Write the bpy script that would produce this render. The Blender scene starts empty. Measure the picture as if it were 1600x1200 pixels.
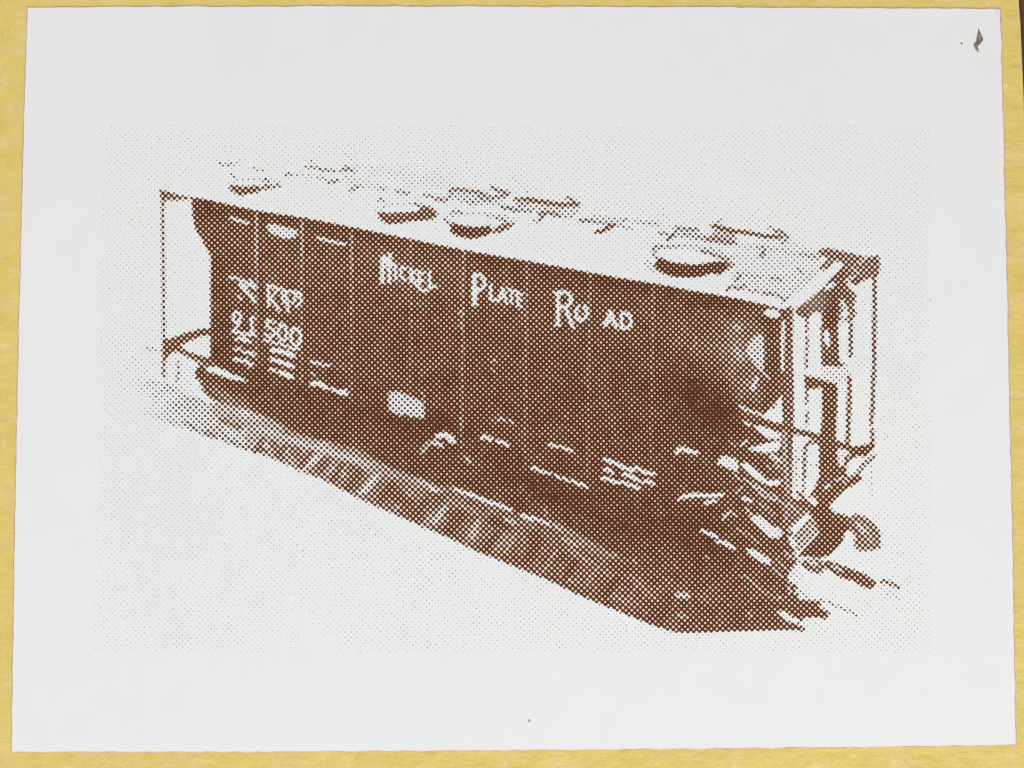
import bpy, bmesh, math, random
import numpy as np
from mathutils import Vector

S = bpy.context.scene
C = S.collection
S.unit_settings.scale_length = 0.01          # 1 unit = 1 cm

# ------------------------------------------------------------------ camera
TILT = math.radians(3.3)
DIST = 10.8
cam_d = bpy.data.cameras.new("camera")
cam = bpy.data.objects.new("camera", cam_d)
C.objects.link(cam)
cam_d.lens = 50
cam_d.sensor_width = 36
cam_d.clip_start = 0.05
cam_d.clip_end = 500
cam.location = (0, -DIST * math.sin(TILT), DIST * math.cos(TILT))
cam.rotation_euler = (TILT, 0, 0)
S.camera = cam

# ------------------------------------------------------------------ light
W = bpy.data.worlds.new("World")
S.world = W
W.use_nodes = True
W.node_tree.nodes["Background"].inputs[0].default_value = (0.985, 1.0, 0.985, 1)
W.node_tree.nodes["Background"].inputs[1].default_value = 0.60
S.view_settings.view_transform = 'Standard'
S.view_settings.look = 'None'
S.view_settings.exposure = 0.0
S.view_settings.gamma = 1.0
S.view_settings.use_curve_mapping = False
S.render.filter_size = 1.3
S.cycles.filter_width = 1.3


def area(name, loc, size, power, col, target=(0, 0, 0)):
    d = bpy.data.lights.new(name, 'AREA')
    d.shape = 'RECTANGLE'
    d.size, d.size_y = size
    d.energy = power
    d.color = col
    o = bpy.data.objects.new(name, d)
    C.objects.link(o)
    o.location = loc
    o.rotation_euler = (Vector(target) - Vector(loc)).to_track_quat('-Z', 'Y').to_euler()
    return o


area("soft_key_light", (9, -30, 22), (14, 10), 9000, (1.0, 0.985, 0.965))  # large soft lamp placed so the lower part of the label is brighter
area("room_light", (-20, 22, 24), (18, 18), 2800, (0.96, 0.98, 1.0))

# ------------------------------------------------------------------ helpers
FPX = 50 / 36 * 1600


def at(px, py, z=0.0):
    """where the sight line through a spot of the photograph meets the height z"""
    x = (px - 800) / FPX
    y = -(py - 600) / FPX
    c, s = math.cos(TILT), math.sin(TILT)
    dy = y * c + s
    dz = y * s - c
    t = (DIST * c - z) / -dz
    return x * t, -DIST * s + dy * t


def tag(o, label=None, cat=None, group=None, kind=None):
    if label: o['label'] = label
    if cat: o['category'] = cat
    if group: o['group'] = group
    if kind: o['kind'] = kind
    return o


def empty(name, loc=(0, 0, 0)):
    o = bpy.data.objects.new(name, None)
    o.empty_display_size = 0.5
    C.objects.link(o)
    o.location = loc
    return o


def link_bm(name, bm, mat, parent=None, smooth=False):
    me = bpy.data.meshes.new(name)
    bm.normal_update()
    bm.to_mesh(me)
    bm.free()
    me.materials.append(mat)
    if smooth:
        for p in me.polygons: p.use_smooth = True
    o = bpy.data.objects.new(name, me)
    C.objects.link(o)
    if parent: o.parent = parent
    return o


class M:
    def __init__(s, name):
        s.m = bpy.data.materials.new(name)
        s.m.use_nodes = True
        s.t = s.m.node_tree
        s.b = s.t.nodes["Principled BSDF"]
        s.geo = None

    def n(s, typ, **k):
        nd = s.t.nodes.new(typ)
        for a, v in k.items(): setattr(nd, a, v)
        return nd

    def l(s, a, b): s.t.links.new(a, b)

    def math(s, op, a, b=None, c=None, clamp=False):
        nd = s.n('ShaderNodeMath', operation=op)
        nd.use_clamp = clamp
        for i, v in enumerate((a, b, c)):
            if v is None: continue
            if isinstance(v, (int, float)): nd.inputs[i].default_value = v
            else: s.l(v, nd.inputs[i])
        return nd.outputs[0]

    def pos(s):
        if s.geo is None: s.geo = s.n('ShaderNodeTexCoord').outputs['Object']
        return s.geo

    def noise(s, scale, detail=3, rough=0.55, vec=None, stretch=None):
        nd = s.n('ShaderNodeTexNoise')
        nd.inputs['Scale'].default_value = scale
        nd.inputs['Detail'].default_value = detail
        nd.inputs['Roughness'].default_value = rough
        v = vec or s.pos()
        if stretch:
            mp = s.n('ShaderNodeMapping')
            mp.inputs['Scale'].default_value = stretch[:3]
            if len(stretch) > 3: mp.inputs['Rotation'].default_value = (0, 0, stretch[3])
            s.l(v, mp.inputs[0])
            v = mp.outputs[0]
        s.l(v, nd.inputs['Vector'])
        return nd.outputs[0]

    def ramp(s, fac, stops, interp='LINEAR'):
        nd = s.n('ShaderNodeValToRGB')
        cr = nd.color_ramp
        cr.interpolation = interp
        while len(cr.elements) < len(stops): cr.elements.new(0.5)
        for e, (p, c) in zip(cr.elements, stops):
            e.position = p
            e.color = (*c, 1) if len(c) == 3 else c
        s.l(fac, nd.inputs[0])
        return nd.outputs[0]

    def mix(s, fac, a, b, mode='MIX'):
        nd = s.n('ShaderNodeMix', data_type='RGBA', blend_type=mode)
        for sock, v in ((nd.inputs[0], fac), (nd.inputs[6], a), (nd.inputs[7], b)):
            if isinstance(v, (int, float)): sock.default_value = v
            elif isinstance(v, tuple): sock.default_value = (*v, 1)
            else: s.l(v, sock)
        return nd.outputs[2]

    def bump(s, h, strength, dist, normal=None):
        nd = s.n('ShaderNodeBump')
        nd.inputs['Strength'].default_value = strength
        nd.inputs['Distance'].default_value = dist
        s.l(h, nd.inputs['Height'])
        if normal is not None: s.l(normal, nd.inputs['Normal'])
        return nd.outputs[0]


# ------------------------------------------------------------------ materials
def paper_color(m):
    n1 = m.noise(0.55, 3)
    n2 = m.noise(3.5, 4)
    c = m.ramp(n1, [(0.3, (0.765, 0.775, 0.785)), (0.7, (0.79, 0.785, 0.775))])
    c2 = m.ramp(n2, [(0.3, (0.975, 0.985, 0.98)), (0.7, (1.0, 0.99, 1.0))])
    c = m.mix(1.0, c, c2, 'MULTIPLY')
    # stray specks of dust and flecks in the pulp
    v = m.n('ShaderNodeTexVoronoi')
    v.inputs['Scale'].default_value = 2.1
    v.inputs['Randomness'].default_value = 1.0
    m.l(m.pos(), v.inputs['Vector'])
    pick = m.math('GREATER_THAN', m.n('ShaderNodeSeparateColor').outputs[0], 0.5)
    sep = [x for x in m.t.nodes if x.bl_idname == 'ShaderNodeSeparateColor'][-1]
    m.l(v.outputs['Color'], sep.inputs[0])
    dot = m.math('LESS_THAN', v.outputs['Distance'], 0.016)
    fac = m.math('MULTIPLY', m.math('MULTIPLY', dot, pick), 0.16)
    return m.mix(fac, c, (0.4, 0.33, 0.24))


def paper_bump(m):
    h = m.noise(26, 4, 0.6)
    nb = m.bump(h, 0.12, 0.004)
    return m.bump(m.noise(0.5, 2), 0.25, 0.05, nb)


def mat_paper():
    m = M("coated_label_paper")
    m.l(paper_color(m), m.b.inputs['Base Color'])
    m.b.inputs['Roughness'].default_value = 0.62
    m.b.inputs['Specular IOR Level'].default_value = 0.25
    m.l(paper_bump(m), m.b.inputs['Normal'])
    return m.m


def mat_cut_edge():
    m = M("cut_paper_edge")
    n = m.noise(9, 4)
    c = m.ramp(n, [(0.3, (0.50, 0.30, 0.27)), (0.5, (0.64, 0.44, 0.38)), (0.7, (0.76, 0.60, 0.48))])
    m.l(c, m.b.inputs['Base Color'])
    m.b.inputs['Roughness'].default_value = 0.9
    return m.m


def mat_print():
    """flat halftone print: the picture's tone is carried by the sheet, the screen of dots is drawn here"""
    m = M("brown_halftone_print")
    uv = m.n('ShaderNodeUVMap')
    uv.uv_map = "screen"
    # a slightly unsteady screen, as cheap printing has
    jn = m.n('ShaderNodeTexNoise')
    jn.inputs['Scale'].default_value = 14
    jn.inputs['Detail'].default_value = 2
    m.l(m.pos(), jn.inputs['Vector'])
    jv = m.n('ShaderNodeVectorMath', operation='SUBTRACT')
    m.l(jn.outputs['Color'], jv.inputs[0])
    jv.inputs[1].default_value = (0.5, 0.5, 0.5)
    js = m.n('ShaderNodeVectorMath', operation='SCALE')
    m.l(jv.outputs[0], js.inputs[0])
    js.inputs['Scale'].default_value = 0.22
    ja = m.n('ShaderNodeVectorMath', operation='ADD')
    m.l(uv.outputs[0], ja.inputs[0])
    m.l(js.outputs[0], ja.inputs[1])
    sp = m.n('ShaderNodeSeparateXYZ')
    m.l(ja.outputs[0], sp.inputs[0])
    cx = m.math('COSINE', m.math('MULTIPLY', sp.outputs[0], 2 * math.pi))
    cy = m.math('COSINE', m.math('MULTIPLY', sp.outputs[1], 2 * math.pi))
    s = m.math('MULTIPLY', m.math('ADD', cx, cy), 0.5)
    at_ = m.n('ShaderNodeAttribute')
    at_.attribute_name = "threshold"
    wob = m.math('MULTIPLY', m.math('SUBTRACT', m.noise(32, 2), 0.5), 0.34)
    wob = m.math('MULTIPLY', wob, m.math('ADD', 1.0, m.math('MAXIMUM', m.math('MULTIPLY', at_.outputs['Fac'], 1.1), 0.0)))
    thr = m.math('ADD', at_.outputs['Fac'], wob)
    ink = m.math('DIVIDE', m.math('ADD', m.math('SUBTRACT', s, thr), 0.14), 0.28, clamp=True)
    # nothing printed at all where the threshold is above the screen's peak
    on = m.math('DIVIDE', m.math('SUBTRACT', 1.30, at_.outputs['Fac']), 0.15, clamp=True)
    ink = m.math('MULTIPLY', ink, on)
    ink = m.math('SMOOTH_MIN', ink, 1.0, 0.0)
    pn = m.noise(20, 3, 0.6)
    hue = m.noise(26, 3, 0.75)
    inkc = m.ramp(hue, [(0.34, (0.125, 0.024, 0.016)), (0.5, (0.104, 0.033, 0.012)), (0.66, (0.082, 0.042, 0.012))])
    fade = m.n('ShaderNodeAttribute')
    fade.attribute_name = "fade"
    inkc = m.mix(fade.outputs['Fac'], inkc, (0.155, 0.115, 0.085))
    inkc = m.mix(m.math('MULTIPLY', pn, 0.25), inkc, (0.022, 0.008, 0.006))
    # the smallest dots carry only a thin film of ink
    thin = m.math('MULTIPLY', m.math('SUBTRACT', at_.outputs['Fac'], 0.55), 1.6, clamp=True)
    inkc = m.mix(m.math('MULTIPLY', thin, 0.8), inkc, (0.30, 0.20, 0.155))
    pap = paper_color(m)
    # the ink's oil tints the paper between dense dots a warm cream
    dn = m.math('MULTIPLY', m.math('SUBTRACT', 0.2, at_.outputs['Fac']), 1.6, clamp=True)
    pap = m.mix(m.math('MULTIPLY', dn, 0.95), pap, (0.80, 0.60, 0.45))
    col = m.mix(ink, pap, inkc)
    m.l(col, m.b.inputs['Base Color'])
    m.b.inputs['Roughness'].default_value = 0.62
    m.l(m.math('SUBTRACT', 0.25, m.math('MULTIPLY', ink, 0.21)), m.b.inputs['Specular IOR Level'])
    m.l(paper_bump(m), m.b.inputs['Normal'])
    return m.m


def mat_card():
    m = M("yellow_coated_cardboard")
    n1 = m.noise(1.3, 5, 0.6)
    n2 = m.noise(5.5, 5, 0.62)
    c = m.ramp(n1, [(0.25, (0.66, 0.485, 0.12)), (0.5, (0.71, 0.54, 0.145)), (0.8, (0.75, 0.58, 0.175))])
    c = m.mix(0.75, c, m.ramp(n2, [(0.3, (0.62, 0.465, 0.13)), (0.45, (0.70, 0.54, 0.14)), (0.58, (0.71, 0.53, 0.20)), (0.72, (0.79, 0.65, 0.26))]))
    # rubbed, slightly pinkish patches
    rub = m.ramp(m.noise(2.6, 4, 0.7), [(0.56, (0, 0, 0)), (0.72, (1, 1, 1))])
    c = m.mix(m.math('MULTIPLY', rub, 0.7), c, (0.71, 0.52, 0.25))
    # short pale fibres in the board
    fib = m.noise(3.0, 3, 0.6, stretch=(1.0, 5.0, 1.0, 0.5))
    fm = m.ramp(fib, [(0.63, (0, 0, 0)), (0.70, (1, 1, 1))])
    fib2 = m.noise(3.0, 3, 0.6, stretch=(6.0, 1.2, 1.0, 0.2))
    fm2 = m.ramp(fib2, [(0.65, (0, 0, 0)), (0.72, (1, 1, 1))])
    c = m.mix(m.math('MULTIPLY', fm, 0.28), c, (0.80, 0.68, 0.30))
    c = m.mix(m.math('MULTIPLY', fm2, 0.22), c, (0.82, 0.71, 0.36))
    m.l(c, m.b.inputs['Base Color'])
    m.b.inputs['Roughness'].default_value = 0.5
    m.b.inputs['Specular IOR Level'].default_value = 0.35
    nb = m.bump(m.noise(2.2, 5, 0.6), 0.8, 0.06)
    nb = m.bump(fib, 0.35, 0.02, nb)
    m.l(m.bump(m.noise(12, 4, 0.6), 0.7, 0.014, nb), m.b.inputs['Normal'])
    return m.m


def mat_simple(name, stops, scale, rough, stretch=None, bump=0.0):
    m = M(name)
    n = m.noise(scale, 5, 0.6, stretch=stretch)
    m.l(m.ramp(n, stops), m.b.inputs['Base Color'])
    m.b.inputs['Roughness'].default_value = rough
    if bump: m.l(m.bump(n, bump, 0.02), m.b.inputs['Normal'])
    return m.m


PAPER = mat_paper()
EDGE = mat_cut_edge()
PRINT = mat_print()
CARD = mat_card()
TABLE = mat_simple("red_brown_tabletop", [(0.3, (0.10, 0.028, 0.016)), (0.7, (0.17, 0.05, 0.028))], 2.0, 0.5, (1, 6, 1), 0.2)
SIDE_SHADE = mat_simple("dark_side_and_gap_shade", [(0.3, (0.030, 0.016, 0.014)), (0.7, (0.055, 0.028, 0.022))], 6.0, 0.7)  # dark box side, also used as painted shade for the strip beside the lid
DIRT = mat_simple("dried_dirt", [(0.35, (0.10, 0.08, 0.09)), (0.5, (0.20, 0.15, 0.10)), (0.68, (0.42, 0.33, 0.24))], 22, 0.9, None, 0.5)
TAN = mat_simple("tan_grit", [(0.35, (0.36, 0.22, 0.11)), (0.65, (0.55, 0.38, 0.2))], 30, 0.9)
FIBRE = mat_simple("pale_board_fibre", [(0.3, (0.74, 0.6, 0.26)), (0.7, (0.85, 0.74, 0.42))], 10, 0.8)

# ------------------------------------------------------------------ the surface under the box
BOX_H = 1.6
bm = bmesh.new()
bmesh.ops.create_grid(bm, x_segments=8, y_segments=8, size=45)
for v in bm.verts: v.co.z = -BOX_H
tag(link_bm('tabletop', bm, TABLE), kind='structure')

# ------------------------------------------------------------------ the yellow cardboard box
box = empty('cardboard_box', (3.0, 0, -BOX_H))
tag(box, 'yellow cardboard box lid with a worn fibrous surface under the white label', 'cardboard box')
r0 = Vector(at(1593.0, 0))
r1 = Vector(at(1599.6, 150))
dirv = (r1 - r0).normalized()           # down along the box's right edge
sidev = Vector((-dirv.y, dirv.x))       # towards the right
if sidev.x < 0: sidev = -sidev
top_r = r0 - dirv * 2.2
BW, BL = 15.5, 10.5


def corner(a, b): return top_r - sidev * a + dirv * b


def slab(name, a0, a1, b0, b1, z0, z1, mat, bev=0.02, jitter=0.0):
    """a box-shaped board measured along the lid's own axes"""
    bm = bmesh.new()
    bot = [bm.verts.new((*corner(a, b), z0)) for a, b in ((a0, b0), (a0, b1), (a1, b1), (a1, b0))]
    top = [bm.verts.new((*corner(a, b), z1)) for a, b in ((a0, b0), (a0, b1), (a1, b1), (a1, b0))]
    bm.faces.new(top)
    bm.faces.new(bot[::-1])
    for i in range(4):
        j = (i + 1) % 4
        bm.faces.new((top[i], bot[i], bot[j], top[j]))
    bmesh.ops.recalc_face_normals(bm, faces=bm.faces)
    if jitter:
        # wear on the lid's long edges: many short segments, each a touch in or out
        ee = [e for e in bm.edges if e.calc_length() > 5]
        bmesh.ops.subdivide_edges(bm, edges=ee, cuts=70, use_grid_fill=True)
        rnd = random.Random(4)
        nz = {}
        for v in bm.verts:
            k = (round(v.co.x, 2), round(v.co.y, 2))
            if k not in nz: nz[k] = (rnd.uniform(-1, 1), rnd.uniform(-1, 1))
            border = any(len({f.normal.to_tuple(1) for f in v.link_faces}) > 1 for _ in (0,))
            if border:
                v.co.x += nz[k][0] * jitter
                v.co.y += nz[k][1] * jitter
    if bev:
        es = [e for e in bm.edges if len(e.link_faces) == 2 and e.calc_face_angle() > 0.9]
        bmesh.ops.bevel(bm, geom=es, offset=bev, segments=3, profile=0.5, affect='EDGES')
    o = link_bm(name, bm, mat)
    o.parent = box
    o.matrix_parent_inverse = box.matrix_basis.inverted()
    return o


bpy.context.view_layer.update()
slab('lid_panel', 0, BW, 0, BL, -0.09, 0.0, CARD, 0.012, 0.004)
T = 0.08
slab('edge_shade_strip', -0.020, -0.001, 0.01, BL - 0.01, -0.35, -0.014, SIDE_SHADE, 0)  # added dark strip, stands in for the shadow gap beside the lid
slab('side_panel', 0.02, T, 0.02, BL - 0.02, -BOX_H + 0.002, -0.094, SIDE_SHADE, 0)
slab('side_panel', BW - T, BW - 0.02, 0.02, BL - 0.02, -BOX_H + 0.002, -0.094, CARD, 0)
slab('side_panel', T + 0.003, BW - T - 0.003, 0.02, T, -BOX_H + 0.002, -0.094, CARD, 0)
slab('side_panel', T + 0.003, BW - T - 0.003, BL - T, BL - 0.02, -BOX_H + 0.002, -0.094, CARD, 0)

# small raised fibres standing out of the worn board
rnd = random.Random(11)
bm = bmesh.new()


def strand(pts, w, z):
    n = len(pts)
    rows = []
    for i, (px, py) in enumerate(pts):
        x, y = at(px, py)
        a = Vector(at(*pts[max(i - 1, 0)]))
        b = Vector(at(*pts[min(i + 1, n - 1)]))
        d = (b - a).normalized()
        q = Vector((-d.y, d.x)) * w * (0.35 + 0.65 * math.sin(math.pi * (i + 0.5) / n))
        h = z * math.sin(math.pi * (i + 0.5) / n)
        rows.append([bm.verts.new((x - q.x, y - q.y, 0.0005)), bm.verts.new((x, y, 0.002 + h)), bm.verts.new((x + q.x, y + q.y, 0.0005))])
    for r, s in zip(rows, rows[1:]):
        bm.faces.new((r[0], r[1], s[1], s[0]))
        bm.faces.new((r[1], r[2], s[2], s[1]))


strand([(19, 43), (20.2, 48), (20.6, 53), (22, 58)], 0.006, 0.004)
strand([(161, 1189), (164, 1185), (167, 1181)], 0.007, 0.004)
strand([(1572, 131), (1574, 132.5)], 0.006, 0.003)
strand([(10, 107), (14, 105)], 0.004, 0.003)
strand([(9, 14), (13, 10), (18, 8)], 0.004, 0.003)
strand([(21, 33), (26, 34.5), (30, 31)], 0.004, 0.003)
strand([(10, 1156), (13, 1154), (15, 1154)], 0.004, 0.003)
strand([(4, 3), (6, 1)], 0.005, 0.003)
for _ in range(75):
    k = rnd.random()
    if k < 0.33: px, py = rnd.uniform(2, 34), rnd.uniform(0, 1190)
    elif k < 0.55: px, py = rnd.uniform(1572, 1598), rnd.uniform(150, 1190)
    elif k < 0.8: px, py = rnd.uniform(0, 1600), rnd.uniform(1182, 1199)
    else: px, py = rnd.uniform(0, 1580), rnd.uniform(1, 8)
    if px < 34 and px > 36 - 18 * py / 1160 - 6: px -= 12
    a = rnd.uniform(0, math.pi)
    L = rnd.uniform(1.5, 4.5)
    b = rnd.uniform(-0.6, 0.6)
    strand([(px, py), (px + L * math.cos(a), py + L * math.sin(a)),
            (px + 2 * L * math.cos(a + b), py + 2 * L * math.sin(a + b))], rnd.uniform(0.0018, 0.0035), 0.002)
o = link_bm('raised_fibres', bm, FIBRE)
tag(o, 'tiny pale fibres standing out of the yellow board', kind='stuff')
o.parent = box
o.matrix_parent_inverse = box.matrix_basis.inverted()

# ------------------------------------------------------------------ the white label
PAP_T = 0.011
label = empty('paper_label')
tag(label, 'white paper label printed in brown with a covered hopper wagon, glued to the yellow box', 'label')


def out_line(corner_px, bow):
    """label outline in photograph spots, with the slight raggedness of a cut edge"""
    rr = random.Random(3)
    pts = []
    n = 90
    for i in range(4):
        (x0, y0), (x1, y1) = corner_px[i], corner_px[(i + 1) % 4]
        bx, by = bow[i]
        for k in range(n):
            t = k / n
            e = 4 * t * (1 - t)
            jx, jy = (rr.gauss(0, 0.42), rr.gauss(0, 0.42)) if k else (0, 0)
            pts.append((x0 + (x1 - x0) * t + bx * e + jx, y0 + (y1 - y0) * t + by * e + jy))
    return pts


OUT = out_line([(42.3, 11.0), (1563.2, 13.6), (1587.6, 1164.0), (17.6, 1175.5)], [(0, -2.6), (1.6, 0), (0, 2.6), (-2.8, 0)])
n = len(OUT)
cxp, cyp = 800, 595


def inset(p, k):
    dx = k if p[0] < 60 else (-k if p[0] > 1560 else 0)
    dy = k if p[1] < 20 else (-k if p[1] > 1158 else 0)
    return p[0] + dx, p[1] + dy


bm = bmesh.new()
ring = [bm.verts.new((*at(*inset(p, 0.9), PAP_T), PAP_T)) for p in OUT]
# a shallow crease lifts the upper right corner
f = bm.faces.new(ring)
if f.normal.z < 0: bmesh.ops.reverse_faces(bm, faces=[f])
bm.normal_update()
if bm.faces[:][0].normal.z < 0: bmesh.ops.reverse_faces(bm, faces=bm.faces[:])
link_bm('paper_sheet', bm, PAPER, label)

bm = bmesh.new()
rr = random.Random(8)
top = [bm.verts.new((*at(*inset(p, 0.9), PAP_T), PAP_T)) for p in OUT]
mid = []
bot = []
for p in OUT:
    k = -0.1 + rr.uniform(-0.35, 0.25)
    mid.append(bm.verts.new((*at(*inset(p, k), 0.005), 0.005)))
    bot.append(bm.verts.new((*at(*inset(p, k - 0.5), 0.0004), 0.0004)))
for i in range(n):
    j = (i + 1) % n
    bm.faces.new((top[i], mid[i], mid[j], top[j]))
    bm.faces.new((mid[i], bot[i], bot[j], mid[j]))
bmesh.ops.recalc_face_normals(bm, faces=bm.faces)
link_bm('cut_edge', bm, EDGE, label)

# bent tip of the label's upper right corner
bm = bmesh.new()
tip = [(1554, 20), (1561, 15.2), (1563, 25), (1558, 21.5)]
zz = [PAP_T + 0.001, PAP_T + 0.006, PAP_T + 0.001, PAP_T + 0.007]
vs = [bm.verts.new((*at(x, y, z), z)) for (x, y), z in zip(tip, zz)]
bm.faces.new((vs[0], vs[3], vs[1]))
bm.faces.new((vs[3], vs[2], vs[1]))
bmesh.ops.recalc_face_normals(bm, faces=bm.faces)
bm.normal_update()
for f in bm.faces:
    if f.normal.z < 0: f.normal_flip()
link_bm('creased_corner', bm, PAPER, label)

# ------------------------------------------------------------------ the printed picture
X0, X1, Y0, Y1 = 120, 1480, 176, 1036
HH, WW = Y1 - Y0, X1 - X0
YY, XX = np.mgrid[Y0:Y1, X0:X1].astype(np.float32)
YY += 0.5
XX += 0.5
tone = np.zeros((HH, WW), np.float32)
part = np.zeros((HH, WW), np.uint8)      # 0 backdrop, 1 wagon, 2 track bed
rng = np.random.default_rng(5)


def cloud(cell, seed):
    """smooth random field, one value per cell, interpolated"""
    g = np.random.default_rng(seed).standard_normal((int(HH / cell) + 3, int(WW / cell) + 3)).astype(np.float32)
    yy = (YY - Y0) / cell
    xx = (XX - X0) / cell
    iy, ix = yy.astype(int), xx.astype(int)
    fy, fx = yy - iy, xx - ix
    fy = fy * fy * (3 - 2 * fy)
    fx = fx * fx * (3 - 2 * fx)
    return (g[iy, ix] * (1 - fy) * (1 - fx) + g[iy + 1, ix] * fy * (1 - fx) + g[iy, ix + 1] * (1 - fy) * fx + g[iy + 1, ix + 1] * fy * fx)


C5, C12, C30, C90 = cloud(5, 1), cloud(12, 2), cloud(30, 3), cloud(90, 4)


def win(x0, y0, x1, y1):
    a, b = max(int(x0) - X0 - 2, 0), min(int(x1) - X0 + 3, WW)
    c, d = max(int(y0) - Y0 - 2, 0), min(int(y1) - Y0 + 3, HH)
    return slice(c, d), slice(a, b)


def inside(pts, w):
    X, Y = XX[w], YY[w]
    r = np.zeros(X.shape, bool)
    j = len(pts) - 1
    for i in range(len(pts)):
        (xa, ya), (xb, yb) = pts[i], pts[j]
        if ya != yb:
            r ^= ((ya > Y) != (yb > Y)) & (X < (xb - xa) * (Y - ya) / (yb - ya) + xa)
        j = i
    return r


def val(t, w): return t(XX[w], YY[w]) if callable(t) else t


def poly(pts, t, p=None, mode=None):
    xs, ys = [q[0] for q in pts], [q[1] for q in pts]
    w = win(min(xs), min(ys), max(xs), max(ys))
    m = inside(pts, w)
    v = val(t, w)
    if mode == 'max': v = np.maximum(tone[w], v)
    tone[w] = np.where(m, v, tone[w])
    if p is not None: part[w] = np.where(m, p, part[w])


def line(pts, wd, t, p=None, mode=None):
    xs, ys = [q[0] for q in pts], [q[1] for q in pts]
    w = win(min(xs) - wd, min(ys) - wd, max(xs) + wd, max(ys) + wd)
    X, Y = XX[w], YY[w]
    d = np.full(X.shape, 1e9, np.float32)
    for (xa, ya), (xb, yb) in zip(pts, pts[1:]):
        L = max((xb - xa) ** 2 + (yb - ya) ** 2, 1e-6)
        k = np.clip(((X - xa) * (xb - xa) + (Y - ya) * (yb - ya)) / L, 0, 1)
        d = np.minimum(d, np.hypot(X - xa - k * (xb - xa), Y - ya - k * (yb - ya)))
    a = np.clip(wd / 2 - d + 0.5, 0, 1)
    v = val(t, w)
    if mode == 'max': v = np.maximum(tone[w], v)
    tone[w] = tone[w] * (1 - a) + v * a
    if p is not None: part[w] = np.where(a > 0.5, p, part[w])


def blob(cx, cy, rx, ry, t, rot=0.0):
    """soft-edged change of tone: t is added"""
    c, s = math.cos(rot), math.sin(rot)
    u = ((XX - cx) * c + (YY - cy) * s) / rx
    v = (-(XX - cx) * s + (YY - cy) * c) / ry
    tone[...] = tone + t * np.exp(-(u * u + v * v))


# --- backdrop: a few faint dots, fading out at the picture's border
tone += 0.021 + 0.005 * C30 + 0.005 * C90 + 0.005 * C12
blob(700, 290, 330, 60, 0.030, 0.14)
blob(1150, 390, 230, 60, 0.030, 0.2)
blob(1400, 560, 90, 260, 0.004)
blob(1400, 920, 120, 90, 0.014)
blob(860, 960, 240, 70, 0.012, 0.45)
blob(290, 740, 120, 50, -0.012, 0.4)
blob(240, 450, 60, 160, 0.004)
blob(230, 600, 60, 60, 0.03)
lx = 147 - (YY - 190) * 0.014
edge = np.minimum.reduce([(XX - lx) / 44, (1462 - XX) / 30, (YY - 186) / 34, (1026 - YY) / 18])
tone *= np.clip(edge, 0, 1) ** 1.2
tone[edge < 0] = 0

# --- track bed (ties under the wagon), light at the left and dark at the right
TRK = [(214, 590), (262, 598), (330, 632), (400, 600), (900, 700), (1240, 890), (1258, 986), (1240, 985), (1150, 986), (1080, 989),
       (1050, 987), (1020, 977), (960, 953), (900, 928), (860, 908), (780, 876), (745, 862), (700, 840), (640, 814), (600, 797),
       (560, 779), (540, 768), (500, 748), (462, 733), (430, 718), (400, 707), (380, 703), (350, 690), (310, 678), (275, 668), (246, 655), (222, 646)]


def trk(X, Y):
    u = (X - 220) / 900
    t = np.interp(X, [214, 250, 290, 330, 400, 450, 520, 600, 700, 800, 900, 1000, 1100], [0.07, 0.15, 0.24, 0.33, 0.45, 0.55, 0.61, 0.66, 0.69, 0.715, 0.74, 0.76, 0.775])
    # ties: lighter and darker bands that run across the bed
    q = (X * 0.94 - (Y - 600) * -0.45)
    ph = (X + 0.9 * (Y - 600)) / 74
    b = np.sin(ph * 2 * math.pi)
    lo = np.interp(X, [214, 300, 420, 640, 900, 1100], [0.02, 0.03, 0.03, 0.02, 0.01, 0.005])
    w = win(X.min(), Y.min(), X.max(), Y.max())
    return t + lo * b


poly(TRK, trk, 2)
mm = part == 2
tone[mm] += (0.028 * C5 + 0.035 * C12 + 0.02 * C30)[mm]
# light gaps between ties at the left half
for (pts, wd, t) in [
    ([(355, 672), (380, 690)], 10, 0.25), ([(400, 652), (372, 684)], 6, 0.3), ([(420, 690), (410, 706)], 9, 0.28),
    ([(440, 676), (425, 700)], 8, 0.33), ([(385, 662), (450, 700)], 4, 0.3),
    ([(505, 708), (470, 735)], 9, 0.36), ([(487, 690), (500, 700)], 12, 0.34), ([(520, 732), (538, 742)], 8, 0.42),
    ([(590, 742), (572, 768)], 8, 0.36), ([(598, 735), (584, 752)], 7, 0.4), ([(540, 712), (560, 722)], 9, 0.42),
    ([(694, 792), (680, 818)], 8, 0.5), ([(672, 806), (664, 822)], 10, 0.55), ([(744, 826), (738, 840)], 9, 0.45),
    ([(790, 838), (776, 860)], 10, 0.6), ([(890, 858), (925, 880)], 7, 0.6), ([(905, 845), (915, 850)], 12, 0.6),
    ([(880, 900), (890, 906)], 8, 0.5), ([(985, 900), (1022, 935)], 9, 0.66), ([(960, 930), (980, 942)], 9, 0.64),
    ([(1060, 930), (1074, 931)], 9, 0.32), ([(1060, 960), (1072, 965)], 8, 0.58), ([(1170, 958), (1172, 962)], 8, 0.6),
    ([(880, 842), (900, 852)], 8, 0.52), ([(940, 862), (960, 870)], 7, 0.6)]:
    line(pts, wd, t)
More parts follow.
